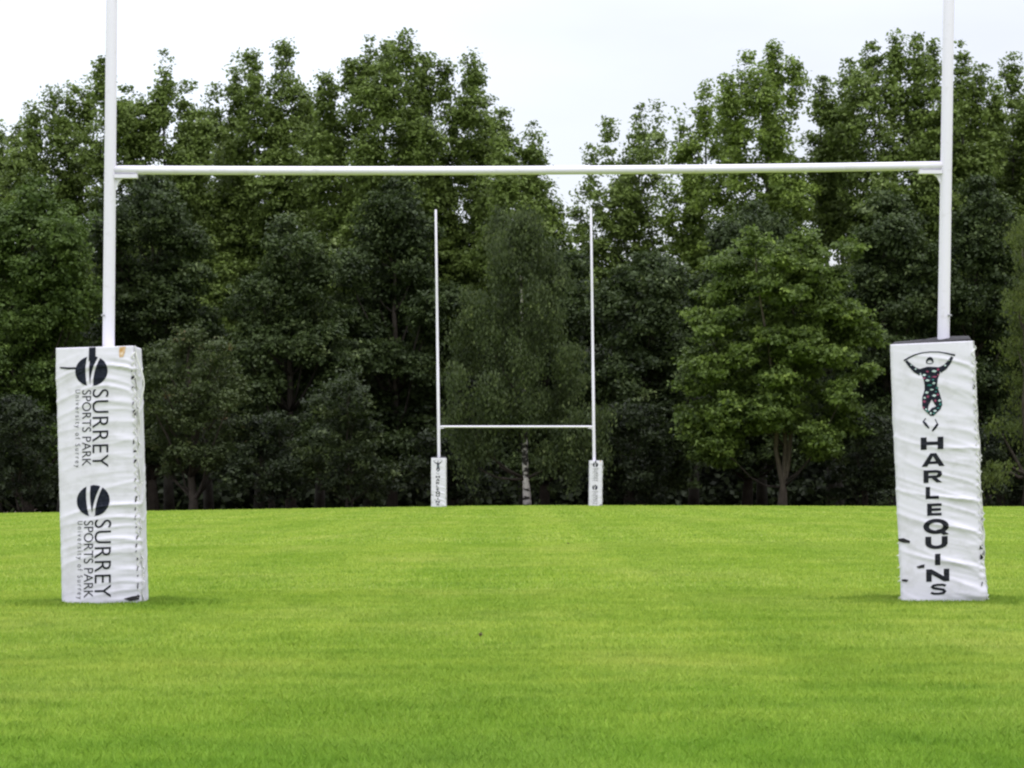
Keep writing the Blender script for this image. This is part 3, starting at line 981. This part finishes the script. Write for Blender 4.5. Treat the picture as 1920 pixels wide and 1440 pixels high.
def make_tree(name, label, cat, D, lobes, leaf, bark, base_u, group, seed, dens=2.6, size=.42, lpc=44, lsize=.178,
              r0=.22, droop=0.0, flat=.55, sp=0.0, mu=.45, lean=0.0, multi=1, ybase=None, limbs=True):
    """lobes: (u, v, half width, half height, point, depth shift) in photograph pixels at depth D"""
    rng = np.random.default_rng(seed)
    k = D / F
    bx = at(base_u, 908, D).x
    bz = float(height(bx, D)) - .05
    root = empty(name, (bx, D, bz))
    tag(root, label, cat, group)
    org = np.array([bx, D, bz])
    Cs, Os, lob = [], [], []
    for u, v, hu, hv, pt, dy in lobes:
        c = at(u, v, D); c = np.array([c.x, c.y + dy, c.z])
        r = np.array([hu * k, max(.8, min(hu * k, 2.6)), hv * k])
        lob.append((c, r))
        area = 4 * math.pi * ((r[0] * r[2]) + r[0] * r[1] + r[1] * r[2]) / 3
        n = max(6, int(area * dens))
        p, d = lobe_points(c, r, n, rng, pt)
        Cs.append(p); Os.append(d)
    Cc = np.concatenate(Cs); Oo = np.concatenate(Os)
    keep = Cc[:, 2] > bz + .25
    Cc, Oo = Cc[keep], Oo[keep]
    V, tint = leaves(Cc, Oo, size, lpc, lsize, rng, droop, flat, mu)
    me = arrays_mesh('crown', V - org, np.arange(len(V)).reshape(-1, 4))
    a = me.attributes.new('tint', 'FLOAT', 'FACE'); a.data.foreach_set('value', tint.astype(np.float32))
    link('crown', me, M[leaf], root)
    # trunk and limbs
    rr = random.Random(seed)
    bm = bmesh.new()
    tops = sorted(lob, key=lambda q: -(q[0][2] + q[1][2]))
    top = tops[0][0]
    stems = []
    for s in range(multi):
        tgt = Vector(tops[min(s, len(tops) - 1)][0] - org) 
        H = tgt.z
        n = 9
        pts, rad = [], []
        bo = Vector(((s - (multi - 1) / 2) * .10, 0, 0))
        for i in range(n):
            t = i / (n - 1)
            p = bo * (1 - t) + Vector((tgt.x * t ** 1.35, tgt.y * t ** 1.5, H * t))
            if 0 < i < n - 1: p += Vector((rr.uniform(-.12, .12), rr.uniform(-.12, .12), 0)) + Vector((lean * math.sin(t * 3.0), 0, 0))
            pts.append(p); rad.append(r0 / multi ** .5 * (1 - .88 * t) * (1.35 if i == 0 else 1))
        tube(bm, pts, rad, 9)
        stems.append((pts, rad))
    bm_obj('trunk', bm, M[bark], root)
    bm = bmesh.new()
    if limbs:
        for c, r in (lob if len(lob) < 45 else rr.sample(lob, 11)):
            c = Vector(c - org) + Vector((0, 0, -r[2] * .2))
            pts, rad = stems[rr.randrange(multi)]
            zt = max(c.z - abs(c.x) * 1.1 - 1.0, pts[-1].z * .10)
            j = min(range(len(pts)), key=lambda i: abs(pts[i].z - zt))
            a = pts[j]
            if (c - a).length < .6: continue
            q = []
            for i in range(5):
                t = i / 4
                p = a.lerp(c, t); p.z += (c - a).length * .10 * math.sin(t * math.pi) * (-1 if c.z > a.z + .5 else .6)
                q.append(p + (Vector((rr.uniform(-.08, .08),) * 3) if 0 < i < 4 else Vector((0, 0, 0))))
            ra = max(.022, rad[j] * .5)
            tube(bm, q, [ra, ra * .8, ra * .6, ra * .42, .012], 6)
    bm_obj('branches', bm, M['branch'], root)
    return root

def spire_lobes(tips, vb, rng, spread=1.0):
    """poplar shoots: each tip (u, v, half width) is a chain of lobes from its point downward"""
    out = []
    for u, v, w in tips:
        du = rng.uniform(-8, 8)
        out.append((u, v + 62, w * .62, 66, .72, rng.uniform(-1, 1)))
        vv, ww, uu = v + 135, w * .92, u
        while vv < vb:
            h = rng.uniform(52, 78)
            out.append((uu + rng.uniform(-36, 36) * spread, vv, ww * rng.uniform(.85, 1.2), h, .2, rng.uniform(-1.6, 1.6)))
            vv += h * 1.2; ww = min(w * 1.8, ww * 1.16); uu += du * .6
    return out

POP = 'row of tall poplars behind the pitch'
def poplar(label, D, tips, vb, base_u, leaf='poplar_leaf', seed=1, **kw):
    rng = random.Random(seed * 7 + 1)
    kw['dens'] = kw.get('dens', 2.3) * 1.5
    make_tree('poplar', label, 'tree', D, spire_lobes(tips, vb, rng), leaf, 'bark_pale', base_u, POP, seed, **kw)

poplar('tall poplar cut by the left edge of the picture, lower than its neighbour', 158, [(-40, 235, 42), (-8, 222, 40), (28, 226, 34)], 720, -5, seed=1)
poplar('tall poplar with a rounded uneven top, second from the left edge', 151, [(70, 192, 38), (102, 158, 36), (132, 152, 34), (163, 150, 28)], 700, 115, seed=2, dens=1.9)
poplar('tall poplar standing right behind the left upright of the near goal', 149, [(196, 100, 34), (233, 160, 36), (258, 178, 30)], 700, 222, seed=3)
poplar('narrow poplar with a single sharp spire right of the left upright', 150, [(310, 110, 36), (350, 155, 34), (287, 196, 34), (382, 200, 40)], 720, 318, seed=4)
poplar('broad poplar with two sharp tips in the left half of the skyline', 152, [(400, 152, 34), (440, 108, 34), (472, 80, 34), (530, 64, 42), (572, 150, 34), (505, 150, 50)], 720, 485, seed=5, dens=1.9)
poplar('tallest poplar of the left group with the highest jagged top', 148, [(612, 120, 42), (660, 100, 40), (690, 78, 36), (727, 48, 42), (762, 66, 40)], 720, 690, seed=6)
poplar('poplar with twin tips stepping down right of the tallest one', 150, [(800, 80, 36), (835, 108, 34), (886, 94, 40), (915, 175, 34)], 640, 850, seed=7)
poplar('low loose poplar ending the left group at the sky gap', 146, [(942, 200, 30), (1000, 224, 34), (965, 260, 50), (1032, 345, 38), (990, 290, 46), (1050, 390, 40), (1062, 440, 36)], 640, 985, seed=8, dens=2.0)
poplar('thin see-through poplar just right of the sky gap', 155, [(1142, 208, 34), (1200, 182, 38), (1232, 196, 30), (1108, 272, 26), (1175, 260, 50), (1086, 350, 26), (1092, 420, 34)], 560, 1180, seed=9, dens=1.25, mu=.5)
poplar('slim poplar with a crooked tip between the see-through poplar and the bright one', 152, [(1277, 200, 26), (1322, 150, 30), (1300, 240, 34)], 640, 1300, 'poplar_bright_leaf', seed=10, dens=2.0)
poplar('bright green poplar with a broad pointed top right of the sky gap', 148, [(1362, 132, 32), (1400, 105, 32), (1452, 68, 40), (1490, 100, 36)], 520, 1428, 'poplar_bright_leaf', seed=11, dens=2.1)
poplar('small poplar leaning into the narrow slit of sky beside the bright poplar', 151, [(1540, 126, 38), (1562, 180, 36)], 430, 1560, seed=12, dens=2.1)
poplar('wide dark poplar left of the right upright with a flat ragged top', 149, [(1592, 110, 38), (1640, 64, 38), (1680, 54, 38), (1716, 64, 38), (1752, 78, 32)], 700, 1668, seed=13)
poplar('poplar just right of the right upright with drooping small tips', 150, [(1800, 88, 30), (1835, 118, 34), (1868, 150, 34), (1820, 170, 44)], 700, 1830, seed=14)
poplar('poplar cut by the right edge of the picture', 152, [(1900, 98, 36), (1942, 130, 44), (1915, 180, 40)], 700, 1915, seed=15)

def crown_lobes(u, v0, v1, w, n, rng, top=.35, lobe=.42):
    """rounded crown filling a box: half width w, from v0 down to v1"""
    out = [(u, (v0 + v1) / 2, w * .58, (v1 - v0) * .42, 0, 1.3)]
    H = v1 - v0
    for i in range(n):
        t = (i + .5) / n
        v = v0 + H * (.10 + .84 * t)
        prof = math.sin(math.pi * min(1, (t + .10) * .78)) ** .6
        s = -1 if i % 2 else 1
        x = u + s * w * prof * rng.uniform(.05, .82)
        out.append((x, v, w * rng.uniform(.75, 1.15) * lobe, w * rng.uniform(.7, 1.05) * lobe * .9, .1, rng.uniform(-2.4, .3)))
    out.append((u + rng.uniform(-.1, .1) * w, v0 + w * lobe * .7, w * lobe, w * lobe * .75, top, -.5))
    return out

poplar('shorter poplar filling the dip between the single spire and the broad two-tipped poplar', 158, [(375, 215, 46), (415, 225, 44)], 640, 392, seed=51)
poplar('shorter poplar filling the dip left of the tallest poplar', 158, [(585, 190, 44), (625, 215, 44)], 640, 598, seed=52)
poplar('shorter poplar closing the gap left of the right upright group, behind the bright poplar', 159, [(1555, 215, 40), (1585, 190, 44)], 420, 1572, seed=53, dens=2.0)
poplar('shorter poplar filling the dip at the far right behind the drooping tips', 158, [(1775, 200, 46), (1870, 215, 50)], 640, 1850, seed=54)

MID = 'broadleaf trees standing in front of the poplars'
def broad(label, D, u, v0, v1, w, leaf, seed, n=16, name='broadleaf_tree', bark='bark', **kw):
    rng = random.Random(seed * 13)
    lobes = crown_lobes(u, v0, v1, w, n * 2, rng, lobe=.31)
    kw.setdefault('dens', 3.6)
    make_tree(name, label, 'tree', D, lobes, leaf, bark, u, MID, seed, **kw)

broad('bright green round tree at the left edge behind the emblem pad', 139, 55, 335, 900, 150, 'green_leaf', 31, 20)
broad('dark tree above the reddish small tree, left of the far goal', 143, 290, 320, 900, 140, 'dark_leaf', 32, 18)
broad('dark mid-height tree with rounded top left of the far goal', 141, 545, 410, 915, 120, 'dark_leaf', 33, 18, mu=.55)
broad('dark tree filling the space just left of the far goal', 144, 735, 330, 915, 130, 'dark_leaf', 34, 18)
broad('dark tree half hidden behind the birch', 143, 1020, 455, 915, 130, 'dark_leaf', 35, 14)
broad('dark tree right of the far goal beneath the see-through poplar', 141, 1205, 470, 925, 125, 'dark_leaf', 36, 18, mu=.5)
broad('dark tree rising behind the bright sycamore', 144, 1400, 380, 900, 150, 'dark_leaf', 37, 18)
broad('dark tree between the bright sycamore and the lettered pad', 142, 1660, 360, 920, 130, 'dark_leaf', 38, 18, mu=.5)
broad('dark tree behind the lettered pad near the right edge', 143, 1830, 330, 920, 120, 'dark_leaf', 39, 18)
broad('green tree beyond the left edge of the picture', 140, -180, 300, 915, 130, 'green_leaf', 40, 16)
broad('dark tree beyond the right edge of the picture', 142, 2080, 260, 915, 150, 'dark_leaf', 41, 16)
broad('small reddish brown leaved tree right of the emblem pad', 133, 362, 608, 900, 112, 'russet_leaf', 42, 14, bark='bark', r0=.20, size=.34, lsize=.145, lpc=34, dens=3.0)

# bright sycamore with a forked trunk, leaf masses in layered shelves
def sycamore():
    rng = random.Random(77)
    lobes = [(1460, 640, 135, 185, 0, 1.0), (1500, 530, 90, 80, .2, -.4)]
    for i in range(105):
        t = rng.random() ** .85
        v = 462 + 385 * t
        hw = 172 * min(1, (t * 1.9 + .16)) ** .62 * (1 if t < .86 else .85)
        x = 1458 + hw * rng.uniform(-1, 1)
        if x > 1600 and v > 700: x -= 50
        if v > 790 and abs(x - 1462) < 45: v -= 50
        k = rng.uniform(.75, 1.3)
        lobes.append((x, v, 30 * k, 20 * k, .15, rng.uniform(-3.0, .6) * (1 - .3 * abs(x - 1458) / 172)))
    for x, v in ((1318, 852), (1292, 812), (1352, 868), (1540, 850), (1300, 800), (1305, 590), (1330, 830), (1350, 500), (1590, 470), (1500, 450), (1310, 690), (1620, 700)):
        lobes.append((x, v, 28, 16, .1, -1))
    make_tree('sycamore', 'bright yellow-green sycamore with a forked trunk at the edge of the pitch', 'tree', 130.5, lobes, 'sycamore_leaf', 'bark_sycamore', 1466, MID, 78,
              dens=4.3, size=.34, lpc=34, lsize=.175, r0=.21, multi=3, mu=.5, flat=.4)
sycamore()

# weeping birch
def birch():
    rng = random.Random(91)
    lobes = []
    for v, hw in ((430, 38), (475, 76), (520, 96), (570, 106), (620, 116), (670, 125), (720, 140), (770, 145), (805, 138), (830, 105)):
        for i in range(6):
            x = 972 + hw * rng.uniform(-1, 1)
            lobes.append((x, v + rng.uniform(-18, 18) - (60 if v > 770 and abs(x - 968) < 45 else 0), rng.uniform(20, 34), rng.uniform(22, 40), .3, rng.uniform(-2.8, .6)))
    for x, v in ((868, 820), (885, 862), (905, 835), (1045, 835), (1075, 862), (1105, 815), (1120, 850), (862, 770), (1125, 775), (1020, 850)):
        lobes.append((x, v, 26, 30, .2, -1))
    lobes.append((940, 432, 26, 48, .7, 0))
    lobes.append((965, 620, 80, 165, .2, .2))
    make_tree('birch', 'weeping birch with a black and white trunk inside the far goal', 'tree', 130, lobes, 'birch_leaf', 'birch', 990, MID, 92,
              dens=3.4, size=.38, lpc=34, lsize=.14, r0=.15, droop=.26, lean=-.15)
birch()

# yellow-green larch at the right edge
def larch():
    rng = random.Random(101)
    lobes = [(1925, 640, 40, 220, .4, 1)]
    for i in range(26):
        t = i / 25
        v = 420 + 470 * t
        hw = 14 + 75 * t ** .8
        lobes.append((1925 + rng.choice((-1, 1)) * hw * rng.uniform(.4, 1), v, rng.uniform(24, 40), rng.uniform(9, 15), 0, rng.uniform(-2, .4)))
    make_tree('larch', 'yellow-green drooping larch at the right edge of the picture', 'tree', 129, lobes, 'larch_leaf', 'bark', 1925, MID, 103, dens=4.2, size=.32, lpc=26, lsize=.13, r0=.2, droop=.18, flat=.35)
larch()

# shrubs along the wood's edge
SHR = 'shrubs at the foot of the trees'
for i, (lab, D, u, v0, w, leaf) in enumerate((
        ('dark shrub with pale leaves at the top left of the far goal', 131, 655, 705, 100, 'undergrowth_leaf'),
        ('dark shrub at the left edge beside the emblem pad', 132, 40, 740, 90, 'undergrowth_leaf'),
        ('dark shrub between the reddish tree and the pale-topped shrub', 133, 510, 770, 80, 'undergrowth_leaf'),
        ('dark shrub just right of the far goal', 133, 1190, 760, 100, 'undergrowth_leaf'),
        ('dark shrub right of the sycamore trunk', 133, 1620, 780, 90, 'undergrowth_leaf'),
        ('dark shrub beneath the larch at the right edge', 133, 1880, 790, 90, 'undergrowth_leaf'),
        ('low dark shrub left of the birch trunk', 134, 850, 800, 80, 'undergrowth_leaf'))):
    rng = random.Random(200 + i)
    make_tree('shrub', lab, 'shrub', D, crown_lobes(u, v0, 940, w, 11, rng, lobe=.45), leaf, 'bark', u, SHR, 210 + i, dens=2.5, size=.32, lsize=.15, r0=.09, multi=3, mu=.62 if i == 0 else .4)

# the deeper wood behind, one mass
def deep_wood():
    rng = np.random.default_rng(5)
    D = 172
    k = D / F
    n = 19000
    x = rng.uniform(-42, 42, n)
    topz = 11.5 + 3.5 * (vnoise(x * .25, x * 0, 3) - .3)
    z = rng.uniform(-.4, 1, n) ** 1 * topz
    z = np.maximum(z, .2)
    y = D + rng.uniform(-5, 26, n)
    u = x / k + 960
    Cc = np.stack([x, y, z], -1)
    Oo = np.tile(np.array([0, -.8, .3]), (n, 1))
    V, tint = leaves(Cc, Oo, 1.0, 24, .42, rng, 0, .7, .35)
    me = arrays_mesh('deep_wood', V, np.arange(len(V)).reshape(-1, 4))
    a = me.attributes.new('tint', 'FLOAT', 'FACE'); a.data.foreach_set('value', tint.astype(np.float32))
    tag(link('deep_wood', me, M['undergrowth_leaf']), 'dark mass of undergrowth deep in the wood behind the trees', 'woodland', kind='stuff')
deep_wood()
